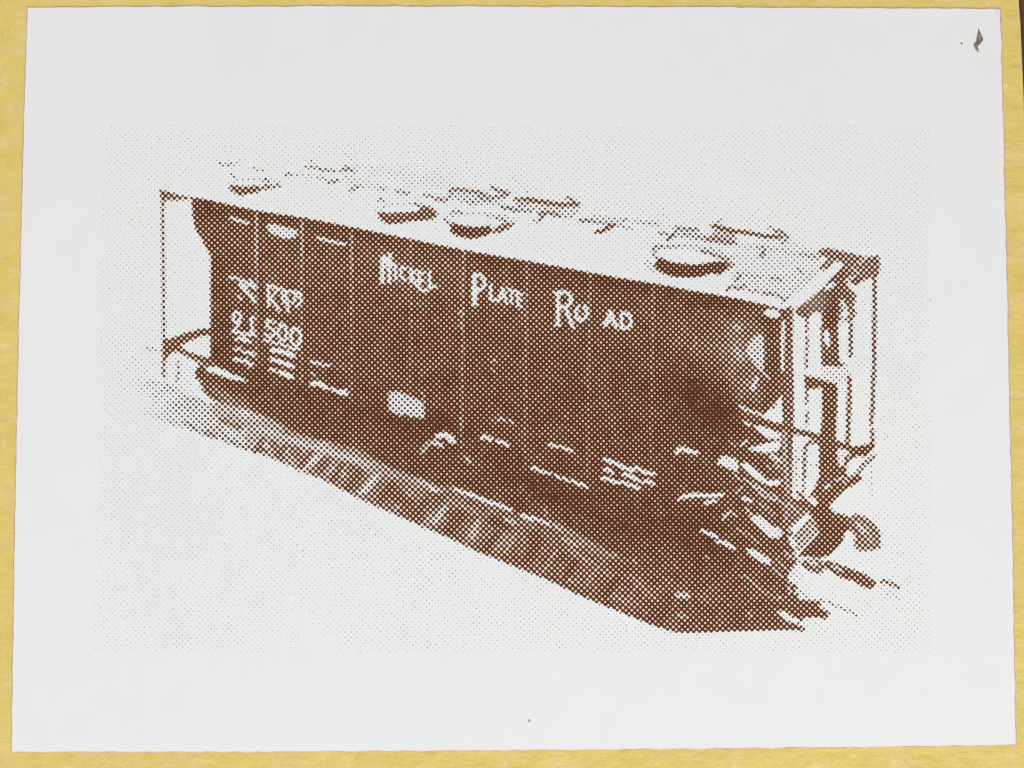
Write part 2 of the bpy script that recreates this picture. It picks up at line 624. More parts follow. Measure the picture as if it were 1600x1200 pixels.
for (pts, wd, t) in [([(420, 677), (399, 697)], 7, 0.18), ([(455, 697), (436, 716)], 6, 0.32), ([(492, 715), (471, 735)], 8, 0.24),
                     ([(540, 728), (516, 752)], 6, 0.38), ([(586, 745), (563, 770)], 8, 0.28), ([(640, 770), (620, 794)], 6, 0.46),
                     ([(695, 794), (678, 816)], 8, 0.35), ([(748, 814), (733, 838)], 7, 0.44), ([(806, 836), (790, 862)], 7, 0.56),
                     ([(868, 862), (850, 890)], 7, 0.60), ([(935, 885), (915, 915)], 7, 0.63), ([(1000, 905), (982, 940)], 7, 0.66),
                     ([(376, 660), (360, 680)], 6, 0.2), ([(345, 648), (330, 664)], 5, 0.2)]:
    line(pts, wd, t)
for (x, y, t) in [(408, 692, 0.66), (444, 700, 0.70), (480, 716, 0.72), (528, 738, 0.74), (552, 752, 0.76), (604, 770, 0.78), (655, 796, 0.78),
                  (714, 820, 0.80), (768, 846, 0.80), (828, 866, 0.82), (890, 892, 0.83), (955, 918, 0.84)]:
    line([(x + 9, y - 14), (x - 9, y + 12)], 10, t, mode='max')
# darker ties
for (pts, wd, t) in [([(345, 655), (375, 668)], 9, 0.62), ([(322, 676), (335, 682)], 8, 0.55), ([(290, 660), (306, 670)], 8, 0.45),
                     ([(400, 700), (415, 704)], 8, 0.72), ([(425, 692), (440, 712)], 14, 0.66), ([(445, 680), (470, 716)], 14, 0.66),
                     ([(520, 700), (500, 735)], 14, 0.70), ([(550, 745), (560, 760)], 12, 0.7), ([(610, 765), (640, 790)], 18, 0.76),
                     ([(720, 800), (700, 828)], 18, 0.78), ([(770, 812), (790, 820)], 16, 0.82), ([(840, 840), (830, 868)], 18, 0.80)]:
    line(pts, wd, t, mode='max')

# --- dark mass of the wagon: side, underframe and the shade above the rails
BODY = [(300, 309), (320, 311), (400, 329), (480, 341), (560, 357), (640, 373), (680, 382), (760, 397), (820, 407), (880, 418),
        (960, 433), (1040, 446), (1080, 454), (1140, 464), (1200, 477), (1222, 483), (1240, 486), (1240, 700), (1236, 820), (1243, 868),
        (1248, 878), (1233, 892), (1229, 905), (1238, 915), (1238, 934), (1210, 940), (1160, 935), (1100, 930), (1050, 905), (1010, 888),
        (960, 862), (900, 835), (870, 822), (840, 812), (800, 796), (760, 778), (710, 762), (680, 756), (650, 742), (610, 730),
        (580, 712), (555, 700), (520, 690), (480, 684), (440, 664), (410, 648), (385, 640), (360, 634), (335, 626), (325, 618),
        (309, 603), (314, 596), (304, 590), (303, 582), (309, 573), (318, 562), (329, 556), (329, 400), (318, 380), (305, 357), (301, 340)]


def body(X, Y):
    t = np.full(X.shape, 0.80, np.float32)
    edge_y = np.interp(X, [300, 400, 640, 820, 1040, 1240], [308, 328, 373, 407, 446, 486])
    d = Y - edge_y
    t = t + 0.06 * np.exp(-(d / 26) ** 2)
    t = t - 0.035 * np.exp(-((d - 60) / 40) ** 2)
    t = t + 0.035 * np.clip((X - 430) / 700, 0, 1)
    bot = np.interp(X, [300, 480, 640, 800, 1000, 1200], [560, 630, 690, 735, 800, 850])
    t = t + 0.04 * np.exp(-((Y - bot) / 55) ** 2)
    t = t - 0.055 * np.clip((X - 1120) / 60, 0, 1)
    return t


poly(BODY, body, 1)
mm = part == 1
tone[mm] += (0.030 * C5 + 0.022 * C12 + 0.010 * C30)[mm]
blobs = [(1085, 625, 95, 60, 0.035, 0.3), (860, 620, 260, 90, 0.022, 0.3), (600, 650, 260, 30, 0.03, 0.35), (700, 400, 160, 30, -0.02, 0.2),(1115, 630, 60, 34, 0.11, 0.5), (1090, 850, 80, 30, 0.04, 0.4), (1150, 555, 34, 50, -0.12, 0), (1110, 545, 60, 50, -0.05, 0),
         (640, 400, 60, 20, -0.05, 0.2), (700, 660, 60, 20, 0.05, 0.3), (430, 640, 60, 14, 0.0, 0.3),
         (360, 625, 40, 10, -0.20, 0.6), (420, 655, 45, 8, -0.06, 0.5), (1180, 600, 30, 22, -0.03, 0), (1165, 620, 30, 18, -0.10, 0),
         (345, 450, 14, 90, 0.05, 0), (1130, 930, 80, 60, -0.03, 0.3), (1170, 800, 60, 40, -0.03, 0.4), (1205, 545, 12, 60, 0.10, 0),
         (860, 770, 100, 14, 0.06, 0.42), (740, 720, 60, 8, -0.06, 0.4)]
for cx, cy, rx, ry, t, a in blobs:
    keep = tone.copy()
    blob(cx, cy, rx, ry, t, a)
    tone[...] = np.where(mm, tone, keep)

# rail highlights along the bottom of the shade
for pts, wd, t in [
    ([(330, 632), (365, 650), (400, 668), (425, 680)], 6, 0.38), ([(425, 676), (440, 666)], 5, 0.42),
    ([(478, 688), (505, 695), (525, 706), (545, 714), (562, 724), (580, 734)], 12, 0.50), ([(500, 696), (520, 705)], 10, 0.36),
    ([(548, 716), (566, 722)], 9, 0.40), ([(600, 732), (616, 742)], 12, 0.48), ([(610, 738), (645, 750), (656, 755)], 9, 0.56),
    ([(340, 642), (385, 662), (430, 682), (480, 695), (530, 712), (585, 728)], 13, 0.44), ([(585, 730), (640, 748), (690, 766)], 9, 0.56),
    ([(860, 817), (900, 838), (940, 862)], 12, 0.64), ([(400, 668), (470, 692), (560, 720)], 4, 0.30),
    ([(655, 750), (685, 768)], 3.4, 0.2), ([(672, 764), (682, 768)], 5, 0.2), ([(708, 763), (735, 773)], 5, 0.14),
    ([(735, 772), (760, 783), (780, 789), (799, 797)], 5.4, 0.08), ([(780, 788), (800, 798)], 4.0, 0.1),
    ([(815, 804), (830, 812)], 5.4, 0.08), ([(832, 808), (846, 814), (858, 820)], 4.6, 0.12), ([(866, 822), (876, 828)], 4, 0.4),
    ([(700, 780), (740, 800)], 10, 0.62), ([(790, 812), (802, 816)], 6, 0.3),
    ([(730, 716), (733, 722)], 7, 0.42), ([(660, 706), (668, 694), (680, 690)], 9, 0.52)]:
    line(pts, wd, t)

# --- vertical seams on the side panels
for xt, yt, xb, yb, t in [(401, 334, 401, 560, 0.50), (472, 346, 471, 600, 0.56), (550, 362, 549, 625, 0.57), (643, 376, 641, 655, 0.62),
                          (725, 393, 721, 700, 0.54), (824, 410, 820, 725, 0.60), (922, 430, 918, 745, 0.61), (1021, 448, 1016, 765, 0.64)]:
    line([(xt + 4.5, yt), (xb + 4.5, yb)], 5, 0.84, mode='max')
    line([(xt, yt), (xb, yb)], 3.4, lambda X, Y, t=t, yt=yt: t + 0.10 * np.clip((Y - yt - 60) / 120, 0, 1) + 0.05 * np.sin(Y * 0.21 + yt))
for pts, wd, t in [([(401, 336), (401, 400)], 3.6, 0.40), ([(472, 346), (472, 400)], 3.4, 0.46), ([(549, 370), (550, 420)], 3.2, 0.5),
                   ([(1034, 526), (1080, 545)], 3, 0.7)]:
    line(pts, wd, t)

# --- left end of the wagon: thin corner post, bright end wall, brace and step
poly([(258, 312), (296, 313), (301, 345), (305, 360), (329, 401), (329, 513), (300, 520), (258, 530)], 0.022, 1)
line([(254, 300), (255, 400), (256, 500), (256, 588)], 4.8, 0.66, 1)
poly([(248, 296), (262, 299), (285, 306), (302, 308), (301, 311), (288, 312), (272, 313), (258, 313), (256, 322), (252, 310)], 0.68, 1)
poly([(254, 528), (264, 530), (290, 520), (318, 513), (329, 513), (329, 524), (312, 526), (290, 536), (281, 541), (295, 550), (318, 557),
      (340, 566), (338, 574), (310, 568), (290, 556), (276, 549), (266, 552), (258, 568), (254, 568)], 0.74, 1)
poly([(281, 541), (296, 534), (312, 528), (325, 525), (329, 530), (329, 557), (316, 556), (298, 550)], 0.04, 1)
poly([(259, 562), (266, 553), (276, 551), (288, 560), (285, 568), (284, 588), (276, 590), (259, 598)], 0.07, 1)
line([(296, 560), (312, 566), (320, 572)], 3.6, 0.5, 1)
line([(278, 566), (279, 582), (276, 595)], 3.8, 0.50, 1)
poly([(286, 568), (304, 572), (306, 586), (301, 600), (306, 616), (302, 622), (280, 612), (278, 598)], 0.07)
poly([(322, 573), (338, 573), (352, 579), (364, 585), (378, 590), (390, 597), (372, 595), (356, 591), (340, 585), (322, 580)], 0.035, 1)
line([(308, 602), (316, 606)], 4.5, 0.08)
line([(230, 544), (250, 548)], 4.5, 0.25)

# --- markings and lettering on the side
W_ = 0.05


def marks(items):
    for pts, wd, t in items: line(pts, wd * 0.94, t)


marks([([(361, 340), (368, 343), (388, 349)], 4.8, W_), ([(496, 371), (512, 376), (540, 382)], 4.6, W_)])
poly([(416, 351), (426, 350), (440, 353), (466, 360), (461, 371), (448, 374), (436, 370), (420, 362)], 0.17)
# NICKEL
marks([([(597.5, 403), (597.5, 441)], 6.5, W_), ([(600, 401), (605, 412), (609, 424)], 7, 0.05), ([(609, 397), (608.5, 440)], 6.5, W_),
       ([(603.5, 426), (603.5, 438)], 2.0, 0.7),
       ([(618, 413), (618.5, 436)], 5.0, W_), ([(610, 410), (617, 416)], 5, 0.05),
       ([(634, 420), (629, 417), (626, 423), (627, 432), (634, 438)], 4.8, W_),
       ([(642, 420), (642, 441)], 5.0, W_), ([(650, 423), (643, 430), (651, 447)], 4.6, W_),
       ([(655, 424), (655, 451)], 5.0, W_), ([(655, 425), (663, 427)], 4, W_), ([(655, 437), (662, 439)], 4, W_), ([(655, 452), (664, 454)], 4.6, W_),
       ([(671, 425), (671, 449)], 5.0, W_), ([(671, 449), (682, 447)], 5.0, W_), ([(664, 456), (671, 451)], 4, W_)])
# PLATE
marks([([(741, 429), (741, 475)], 7.0, W_), ([(743, 429), (750, 429), (757, 437), (757, 447), (750, 453), (744, 454)], 6.0, W_),
       ([(741, 450), (741, 466)], 9.0, W_), ([(738, 476), (746, 476)], 4, W_),
       ([(767, 445), (766, 466)], 5.2, W_), ([(766, 467), (776, 469)], 4.8, W_),
       ([(779, 471), (785, 450), (792, 474)], 4.6, W_), ([(782, 464), (790, 466)], 3.6, W_),
       ([(793, 452), (806, 455)], 4.4, W_), ([(800, 454), (799, 474)], 4.4, W_),
       ([(809, 456), (809, 477)], 4.8, W_), ([(809, 457), (817, 460)], 4.2, W_), ([(809, 467), (815, 468)], 4.0, W_), ([(809, 477), (815, 480)], 4.4, W_)])
# ROAD
marks([([(872, 457), (872, 507)], 7.0, W_), ([(873, 457), (884, 456), (892, 463), (892, 473), (884, 480), (876, 480)], 6.4, W_),
       ([(884, 481), (889, 496), (895, 511)], 6.0, W_), ([(868, 508), (876, 508)], 4, W_), ([(866, 457), (872, 457)], 4, W_),
       ([(904, 478), (900, 486), (901, 497), (908, 501), (915, 497), (917, 486), (913, 478)], 5.4, W_),
       ([(906, 488), (909, 493)], 3.0, 0.6),
       ([(946, 508), (954, 486), (963, 511)], 6.2, W_), ([(950, 500), (959, 502)], 5, W_), ([(942, 506), (950, 508)], 4, W_),
       ([(971, 489), (971, 513)], 5.6, W_), ([(972, 489), (981, 490), (986, 498), (986, 507), (980, 513), (972, 512)], 5.6, W_)])
# reporting mark and number at the left
marks([([(359, 433), (368, 434), (382, 440), (400, 449)], 4.2, W_), ([(376, 444), (384, 454), (393, 464), (397, 471)], 6.2, W_),
       ([(380, 446), (388, 447)], 4, W_), ([(372, 462), (378, 468)], 3.6, W_), ([(391, 437), (398, 451)], 4, W_),
       ([(419, 446), (420, 478)], 5.4, W_), ([(418, 446), (430, 449), (446, 455), (458, 456), (470, 459)], 4.8, W_),
       ([(433, 452), (424, 466)], 4.4, W_), ([(422, 466), (428, 472), (436, 485)], 5.0, W_),
       ([(446, 456), (449, 470), (450, 487)], 5.0, W_), ([(440, 460), (444, 474)], 4.2, 0.06),
       ([(459, 457), (463, 464), (456, 474)], 4.4, W_), ([(468, 460), (472, 470), (462, 480)], 4.6, W_),
       ([(368, 488), (364, 494), (365, 502), (371, 504), (376, 498), (376, 491), (370, 487)], 5.0, W_), ([(376, 497), (371, 510), (363, 518)], 5.0, W_),
       ([(396, 496), (392, 498), (395, 518), (390, 523)], 5.2, W_), ([(368, 519), (384, 522), (398, 523)], 5.0, 0.06),
       ([(430, 504), (418, 500), (417, 511), (427, 514), (429, 523), (422, 527), (414, 522)], 4.8, W_),
       ([(439, 506), (445, 509), (448, 519), (446, 530), (441, 533), (436, 528), (435, 516), (438, 507)], 4.8, W_),
       ([(460, 512), (467, 516), (470, 526), (467, 537), (461, 540), (455, 534), (454, 522), (459, 513)], 5.0, W_),
       ([(412, 531), (430, 536), (446, 540)], 4.2, 0.07), ([(448, 541), (458, 546), (467, 545)], 4.6, W_),
       ([(368, 531), (378, 527), (392, 535)], 5.2, 0.09), ([(380, 533), (388, 532)], 4, 0.1),
       ([(368, 546), (376, 544)], 5.4, 0.09), ([(380, 550), (396, 553)], 5.4, 0.09), ([(390, 549), (396, 557)], 4.4, 0.09),
       ([(366, 561), (378, 563)], 5.6, 0.08), ([(382, 565), (395, 570)], 5.8, 0.09), ([(385, 560), (391, 574)], 4.0, 0.1),
       ([(425, 547), (440, 549), (459, 556)], 8.0, 0.055), ([(424, 561), (440, 566), (458, 573)], 7.0, 0.055),
       ([(423, 577), (430, 579)], 6.4, 0.1), ([(438, 582), (456, 589)], 8.0, 0.05),
       ([(486, 565), (494, 568), (503, 568)], 4.2, 0.07), ([(506, 572), (515, 570)], 4.0, 0.1), ([(486, 582), (492, 586)], 3.2, 0.2),
       ([(487, 600), (497, 598), (510, 606)], 7.4, 0.05), ([(519, 608), (528, 612), (542, 616)], 6.4, 0.06), ([(535, 611), (541, 609)], 4.4, 0.07)])
# small panels and dimensional data along the sill
poly([(607, 612), (624, 612), (643, 620), (662, 628), (664, 654), (650, 653), (633, 648), (626, 650), (607, 642)], 0.30)
marks([([(684, 681), (696, 679), (706, 685)], 9.0, 0.07), ([(702, 689), (711, 691)], 6, 0.1), ([(680, 692), (690, 696)], 8, 0.24),
       ([(753, 685), (757, 681), (764, 686)], 6.6, 0.07), ([(766, 689), (769, 685)], 4.6, 0.12), ([(777, 689), (788, 692), (794, 697)], 6.0, 0.05),
       ([(779, 657), (784, 654), (790, 658)], 3.4, 0.25), ([(796, 656), (802, 662)], 3.6, 0.25),
       ([(858, 694), (864, 696), (871, 698)], 4.8, 0.06), ([(876, 698), (884, 701), (894, 705)], 4.6, 0.06),
       ([(831, 732), (836, 730), (842, 736), (852, 738)], 5.0, 0.05), ([(856, 740), (862, 740)], 4.4, 0.07), ([(868, 742), (874, 747)], 5.0, 0.05),
       ([(880, 746), (887, 752)], 5.0, 0.05), ([(893, 750), (906, 758)], 5.4, 0.05), ([(908, 755), (918, 762)], 4.4, 0.08),
       ([(944, 717), (956, 722), (966, 726), (978, 732), (990, 735)], 6.4, 0.07), ([(994, 730), (1006, 738), (1022, 741)], 6.4, 0.07),
       ([(944, 734), (952, 734), (958, 740)], 5.6, 0.08), ([(974, 741), (986, 744), (998, 751)], 6.2, 0.06), ([(1004, 753), (1012, 751), (1022, 757)], 5.4, 0.06),
       ([(940, 747), (950, 748), (962, 754), (974, 753)], 5.6, 0.06), ([(978, 756), (988, 759), (998, 763)], 6.0, 0.06),
       ([(1057, 708), (1062, 701), (1074, 704), (1089, 708)], 6.6, 0.05), ([(1058, 702), (1070, 699)], 4, 0.15)])

# pale scuffs rubbed through the ink
marks([([(657, 612), (662, 620), (664, 628)], 1.8, 0.25), ([(770, 566), (775, 562)], 3, 0.2), ([(768, 576), (774, 583)], 2, 0.35),
       ([(716, 486), (722, 492)], 3, 0.2), ([(719, 500), (721, 512)], 2.4, 0.45), ([(1086, 525), (1088, 536), (1083, 546)], 1.8, 0.3),
       ([(852, 790), (853, 806)], 2, 0.35), ([(719, 648), (720, 670)], 2, 0.4), ([(795, 812), (806, 818)], 3, 0.35), ([(990, 872), (994, 880)], 2.4, 0.4),
       ([(961, 864), (963, 867)], 3, 0.35), ([(1103, 870), (1105, 872)], 3.6, 0.12), ([(880, 650), (886, 655)], 1.8, 0.4)])

# --- right end: shaded wall, ladder posts, braces (from the corner post outwards)
poly([(1168, 540), (1176, 528), (1186, 522), (1193, 524), (1194, 560), (1192, 586), (1184, 576), (1174, 562), (1166, 552)], 0.26)
line([(1150, 548), (1158, 560)], 10, 0.48)
line([(1148, 510), (1154, 514)], 6, 0.35)
poly([(1191, 489), (1202, 482), (1216, 485), (1221, 493), (1211, 498), (1199, 494)], 0.05)
line([(1223.5, 502), (1222.5, 578)], 5.0, 0.09)
line([(1183, 590), (1176, 608)], 5.5, 0.20)
line([(1190, 580), (1202, 592)], 4, 0.35)
blob(1168, 600, 10, 10, -0.08)

# open end of the wagon: everything right of the corner post starts as bright wall
poly([(1239, 488), (1330, 440), (1366, 430), (1364, 500), (1362, 560), (1360, 690), (1340, 700), (1240, 668)], 0.030, 1)
poly([(1239, 668), (1250, 676), (1310, 690), (1320, 700), (1322, 760), (1290, 790), (1250, 782), (1238, 768)], 0.040, 1)
# roof end: shaded gusset, light stripe and the dark far corner
poly([(1243, 482), (1262, 470), (1284, 450), (1296, 436), (1310, 424), (1318, 414), (1330, 416), (1344, 424), (1366, 426), (1366, 432), (1350, 438),
      (1338, 446), (1325, 440), (1320, 452), (1336, 456), (1337, 470), (1331, 486), (1326, 490), (1322, 476), (1314, 470), (1312, 500), (1306, 506),
      (1290, 512), (1283, 500), (1283, 488), (1270, 488), (1262, 500), (1256, 496), (1244, 492)], 0.74, 1)
poly([(1276, 392), (1292, 387), (1310, 391), (1340, 398), (1352, 401), (1374, 400), (1375, 418), (1372, 432), (1352, 434), (1332, 432), (1318, 424),
      (1318, 414), (1306, 408), (1296, 420), (1286, 422), (1284, 414), (1294, 404), (1284, 400)], 0.66, 1)
line([(1354, 402), (1342, 412)], 3.0, 0.2)
line([(1332, 418), (1342, 428)], 3.0, 0.25)
line([(1304, 410), (1314, 412)], 5, 0.06)
poly([(1226, 477), (1240, 468), (1262, 450), (1290, 424), (1303, 412), (1312, 415), (1304, 424), (1290, 440), (1270, 460), (1248, 477), (1238, 482)], 0.02, 1)
line([(1291, 449), (1302, 444)], 6.5, 0.08)
line([(1322, 439), (1334, 432)], 4.5, 0.2)
line([(1306, 500), (1314, 508)], 5.5, 0.10)
line([(1328, 474), (1334, 482)], 3, 0.2)
line([(1316, 470), (1322, 486)], 5.5, 0.06)
line([(1329, 492), (1326, 500)], 6, 0.5)
line([(1292, 452), (1298, 448)], 4, 0.05)
# posts
line([(1233, 484), (1233, 600), (1231, 672)], 11.5, 0.70, 1)
line([(1228, 672), (1224, 760)], 12, 0.72, 1)
line([(1246.5, 504), (1247.5, 560), (1247, 664)], 13.5, 0.03, 1)
for a, b in ((498, 519), (526, 576), (588, 630), (644, 664)):
    line([(1261, a), (1260, b)], 4.4, 0.64, 1)
line([(1283.5, 510), (1285, 572)], 3.6, 0.5, 1)
poly([(1284, 500), (1296, 512), (1308, 508), (1309, 560), (1314, 566), (1324, 570), (1312, 573), (1286, 572), (1284, 560)], 0.74, 1)
poly([(1288, 518), (1292, 514), (1296, 522), (1297, 538), (1293, 544), (1288, 532)], 0.03)
line([(1305, 500), (1300, 512)], 8, 0.75)
line([(1297, 466), (1300, 488), (1300, 506)], 20, 0.84)
line([(1305, 512), (1307, 562)], 9, 0.76)
line([(1320, 446), (1334, 462), (1328, 478), (1335, 488), (1328, 500)], 6.5, 0.66)
line([(1312, 476), (1318, 482), (1310, 492), (1318, 500)], 4.4, 0.55)
line([(1330, 506), (1328.5, 556)], 6.6, 0.68, 1)
line([(1325, 500), (1325, 496)], 6, 0.55)
line([(1369, 404), (1366.5, 430), (1366, 560), (1363, 640), (1361, 662)], 6.6, 0.68, 1)
line([(1363, 672), (1364, 694)], 6.0, 0.7, 1)
# middle cross beam and lower frame
poly([(1257, 577), (1300, 574), (1326, 572), (1328, 596), (1308, 600), (1280, 592), (1257, 586)], 0.14, 1)
poly([(1257, 577), (1282, 574), (1284, 586), (1264, 586)], 0.04)
poly([(1256, 587), (1264, 588), (1308, 600), (1309, 612), (1306, 690), (1302, 760), (1292, 788), (1276, 786), (1279, 690), (1284, 660), (1284, 606), (1259, 608)], 0.78, 1)
poly([(1264, 612), (1271, 607), (1281, 608), (1284, 620), (1283, 672), (1276, 677), (1264, 674)], 0.03)
poly([(1309, 602), (1322, 598), (1322, 640), (1321, 684), (1316, 690), (1308, 684)], 0.03)
line([(1327.5, 590), (1326.5, 640), (1324, 700)], 7.2, 0.70, 1)
poly([(1334, 590), (1360, 580), (1359, 670), (1356, 692), (1340, 698), (1332, 690)], 0.022)
# long diagonal sill beam
line([(1160, 646), (1190, 656), (1222, 669), (1262, 678), (1300, 690), (1336, 704)], 9.5, 0.76, 1)
poly([(1326, 700), (1338, 697), (1366, 692), (1367, 700), (1352, 714), (1340, 712), (1328, 722)], 0.78, 1)
# holes and glints at the right of the underframe
poly([(1190, 652), (1206, 637), (1222, 616), (1223, 662), (1210, 660)], 0.045)
poly([(1200, 636), (1208, 626), (1214, 630), (1208, 640)], 0.6)
line([(1156, 634), (1168, 641), (1190, 648)], 4.4, 0.12)
line([(1164, 660), (1172, 664)], 4.6, 0.08)
poly([(1177, 664), (1192, 666), (1221, 678), (1220, 686), (1200, 685), (1184, 674)], 0.06)
line([(1158, 696), (1168, 688)], 4, 0.15)
poly([(1167, 701), (1192, 694), (1208, 690), (1221, 688), (1217, 705), (1196, 708), (1176, 704)], 0.05)
poly([(1119, 724), (1128, 711), (1148, 716), (1154, 724), (1152, 739), (1136, 731)], 0.11)
poly([(1156, 726), (1166, 722), (1190, 741), (1200, 751), (1221, 749), (1218, 758), (1200, 759), (1176, 745)], 0.03)
line([(1206, 712), (1218, 720)], 8, 0.22)
line([(1224, 690), (1226, 760)], 3, 0.7)
# lower right: pale strips between the dark uprights
poly([(1238, 690), (1246, 684), (1262, 684), (1274, 688), (1276, 692), (1262, 700), (1258, 770), (1252, 780), (1238, 768)], 0.05)
line([(1278, 691), (1266, 690), (1259, 697), (1257, 706), (1257, 745)], 6.0, 0.66, 1)
line([(1256, 745), (1255, 774)], 4.2, 0.5, 1)
line([(1282, 742), (1276, 760), (1266, 780)], 6, 0.7)
line([(1226, 676), (1227, 720), (1232, 776)], 8, 0.52)
poly([(1262, 702), (1272, 696), (1280, 698), (1280, 728), (1262, 730)], 0.04)
poly([(1260, 734), (1280, 732), (1280, 744), (1272, 764), (1262, 772)], 0.04)
poly([(1300, 692), (1328, 716), (1322, 730), (1330, 745), (1340, 738), (1350, 748), (1320, 766), (1296, 790), (1280, 798), (1272, 770), (1284, 740)], 0.76, 1)
poly([(1308, 704), (1314, 702), (1320, 712), (1319, 728), (1310, 728)], 0.08)
poly([(1326, 724), (1332, 716), (1348, 715), (1352, 722), (1338, 734), (1328, 744), (1322, 740)], 0.03)
line([(1366, 712), (1350, 726), (1338, 742)], 6.4, 0.56, 1)
line([(1290, 762), (1296, 758)], 5, 0.1)
line([(1306, 750), (1318, 746)], 3.6, 0.2)
line([(1332, 740), (1318, 756)], 3.0, 0.2)
line([(1362, 728), (1361, 776)], 3.4, 0.16, 1)
# truck side frame, springs and journals
marks([([(1070, 776), (1086, 773), (1108, 775), (1128, 773)], 7.6, 0.09), ([(1060, 780), (1068, 776)], 5, 0.12), ([(1102, 786), (1118, 783)], 5.6, 0.08),
       ([(1161, 778), (1174, 783)], 6.0, 0.07), ([(1165, 795), (1178, 809)], 4.0, 0.2), ([(1140, 798), (1130, 812)], 5, 0.4),
       ([(1186, 770), (1196, 776), (1212, 782)], 4.0, 0.2), ([(1150, 770), (1160, 760)], 4.0, 0.45), ([(1176, 760), (1190, 766)], 4.0, 0.3),
       ([(1097, 829), (1106, 833), (1120, 839)], 6.4, 0.09), ([(1121, 846), (1132, 848), (1147, 857)], 6.6, 0.09),
       ([(1206, 888), (1222, 900)], 3.4, 0.35), ([(1156, 900), (1166, 900), (1180, 914), (1210, 936)], 3.4, 0.5), ([(1216, 934), (1228, 934)], 4, 0.25)])
poly([(1172, 809), (1184, 804), (1197, 814), (1206, 822), (1216, 824), (1224, 833), (1217, 841), (1203, 840), (1188, 826)], 0.09)
poly([(1164, 857), (1180, 859), (1194, 868), (1206, 876), (1203, 884), (1188, 877), (1172, 868)], 0.09)
poly([(1222, 768), (1236, 776), (1250, 782), (1264, 784), (1282, 796), (1264, 802), (1248, 816), (1233, 830), (1222, 826)], 0.68, 1)
line([(1236, 790), (1248, 802)], 4, 0.4)
line([(1242, 782), (1262, 790)], 5, 0.82)
poly([(1234, 846), (1240, 838), (1262, 812), (1274, 808), (1280, 818), (1278, 834), (1256, 858), (1244, 860), (1238, 852)], 0.56, 1)
for k in range(6):
    t = k / 5
    x, y = 1240 + 24 * t, 846 - 28 * t
    line([(x, y), (x + 14, y + 12)], 2.2, 0.22)
line([(1233, 829), (1248, 815), (1263, 801)], 3.6, 0.03)
line([(1263, 801), (1273, 803)], 5, 0.05)
line([(1254, 859), (1266, 846), (1279, 832)], 3.6, 0.03)
poly([(1231, 836), (1238, 838), (1244, 846), (1246, 856), (1240, 858), (1233, 848)], 0.1)
line([(1240, 762), (1246, 769), (1250, 774)], 5, 0.08)
line([(1264, 780), (1277, 788)], 6.5, 0.045)
line([(1246, 770), (1262, 786), (1276, 796)], 5.5, 0.72, 1)
marks([([(1160, 748), (1180, 758), (1198, 770), (1214, 776)], 3.4, 0.30), ([(1148, 742), (1156, 750)], 3.4, 0.32), ([(1186, 786), (1198, 794), (1212, 806)], 3.0, 0.42),
       ([(1130, 806), (1140, 800), (1150, 806)], 3.6, 0.34), ([(1150, 826), (1170, 836), (1186, 850)], 3.0, 0.46), ([(1212, 780), (1222, 786)], 3.4, 0.3),
       ([(1206, 700), (1214, 706)], 3.4, 0.3), ([(1140, 690), (1150, 696)], 3.4, 0.5), ([(1210, 726), (1218, 732)], 4.0, 0.28), ([(1198, 724), (1204, 734)], 3.0, 0.4),
       ([(1228, 792), (1234, 786)], 3.4, 0.3), ([(1230, 800), (1226, 812)], 3.0, 0.4), ([(1226, 862), (1236, 874)], 3.6, 0.3), ([(1238, 866), (1244, 874)], 3.2, 0.3),
       ([(1214, 872), (1230, 890)], 3.0, 0.45), ([(1232, 916), (1234, 926)], 4, 0.2), ([(1246, 880), (1240, 888)], 3.4, 0.2), ([(1268, 726), (1278, 728)], 3.4, 0.3)])
marks([([(1243, 700), (1244, 760)], 2.6, 0.3), ([(1240, 716), (1250, 718)], 3.0, 0.35), ([(1240, 740), (1250, 743)], 3.0, 0.35)])
# coupler and its knuckle
poly([(1262, 802), (1280, 784), (1296, 792), (1306, 802), (1318, 804), (1332, 812), (1330, 826), (1320, 832), (1317, 846), (1306, 858),
      (1296, 868), (1280, 872), (1262, 870), (1246, 870), (1254, 860), (1268, 846), (1279, 833), (1275, 812)], 0.80, 1)
poly([(1326, 812), (1334, 803), (1344, 804), (1356, 810), (1368, 820), (1376, 832), (1376, 856), (1366, 860), (1344, 861), (1335, 854), (1334, 844),
      (1340, 840), (1328, 828)], 0.62, 1)
line([(1340, 818), (1350, 832)], 6.5, 0.28)
line([(1352, 822), (1362, 846)], 4, 0.45)
line([(1300, 804), (1318, 812), (1336, 826), (1342, 842)], 6, 0.72)
# rails running on past the wagon
poly([(1288, 876), (1298, 877), (1320, 885), (1350, 896), (1362, 905), (1368, 916), (1362, 920), (1350, 918), (1330, 906), (1318, 905), (1300, 894), (1288, 886)], 0.76, 2)
line([(1330, 894), (1350, 904), (1364, 912)], 10, 0.74, 2)
line([(1300, 884), (1316, 892)], 3.4, 0.15)
poly([(1250, 876), (1264, 874), (1282, 874), (1290, 886), (1282, 898), (1268, 894), (1254, 886)], 0.66, 2)
line([(1266, 879), (1276, 882)], 4.2, 0.12)
line([(1377, 908), (1388, 910), (1404, 918)], 6.4, 0.58, 2)
line([(1378, 918), (1392, 928), (1408, 938)], 4.0, 0.13, 2)
poly([(1233, 893), (1244, 884), (1250, 893), (1256, 900), (1250, 910), (1240, 914), (1230, 906)], 0.10)
line([(1244, 924), (1262, 931)], 8, 0.22, 2)
poly([(1214, 936), (1236, 932), (1250, 937), (1284, 939), (1281, 950), (1297, 957), (1290, 968), (1272, 964), (1252, 966), (1240, 962), (1228, 954)], 0.76, 2)
line([(1282, 937), (1296, 941), (1312, 949), (1324, 954), (1339, 962)], 3.8, 0.36, 2)
line([(1280, 948), (1290, 952)], 3.6, 0.2)
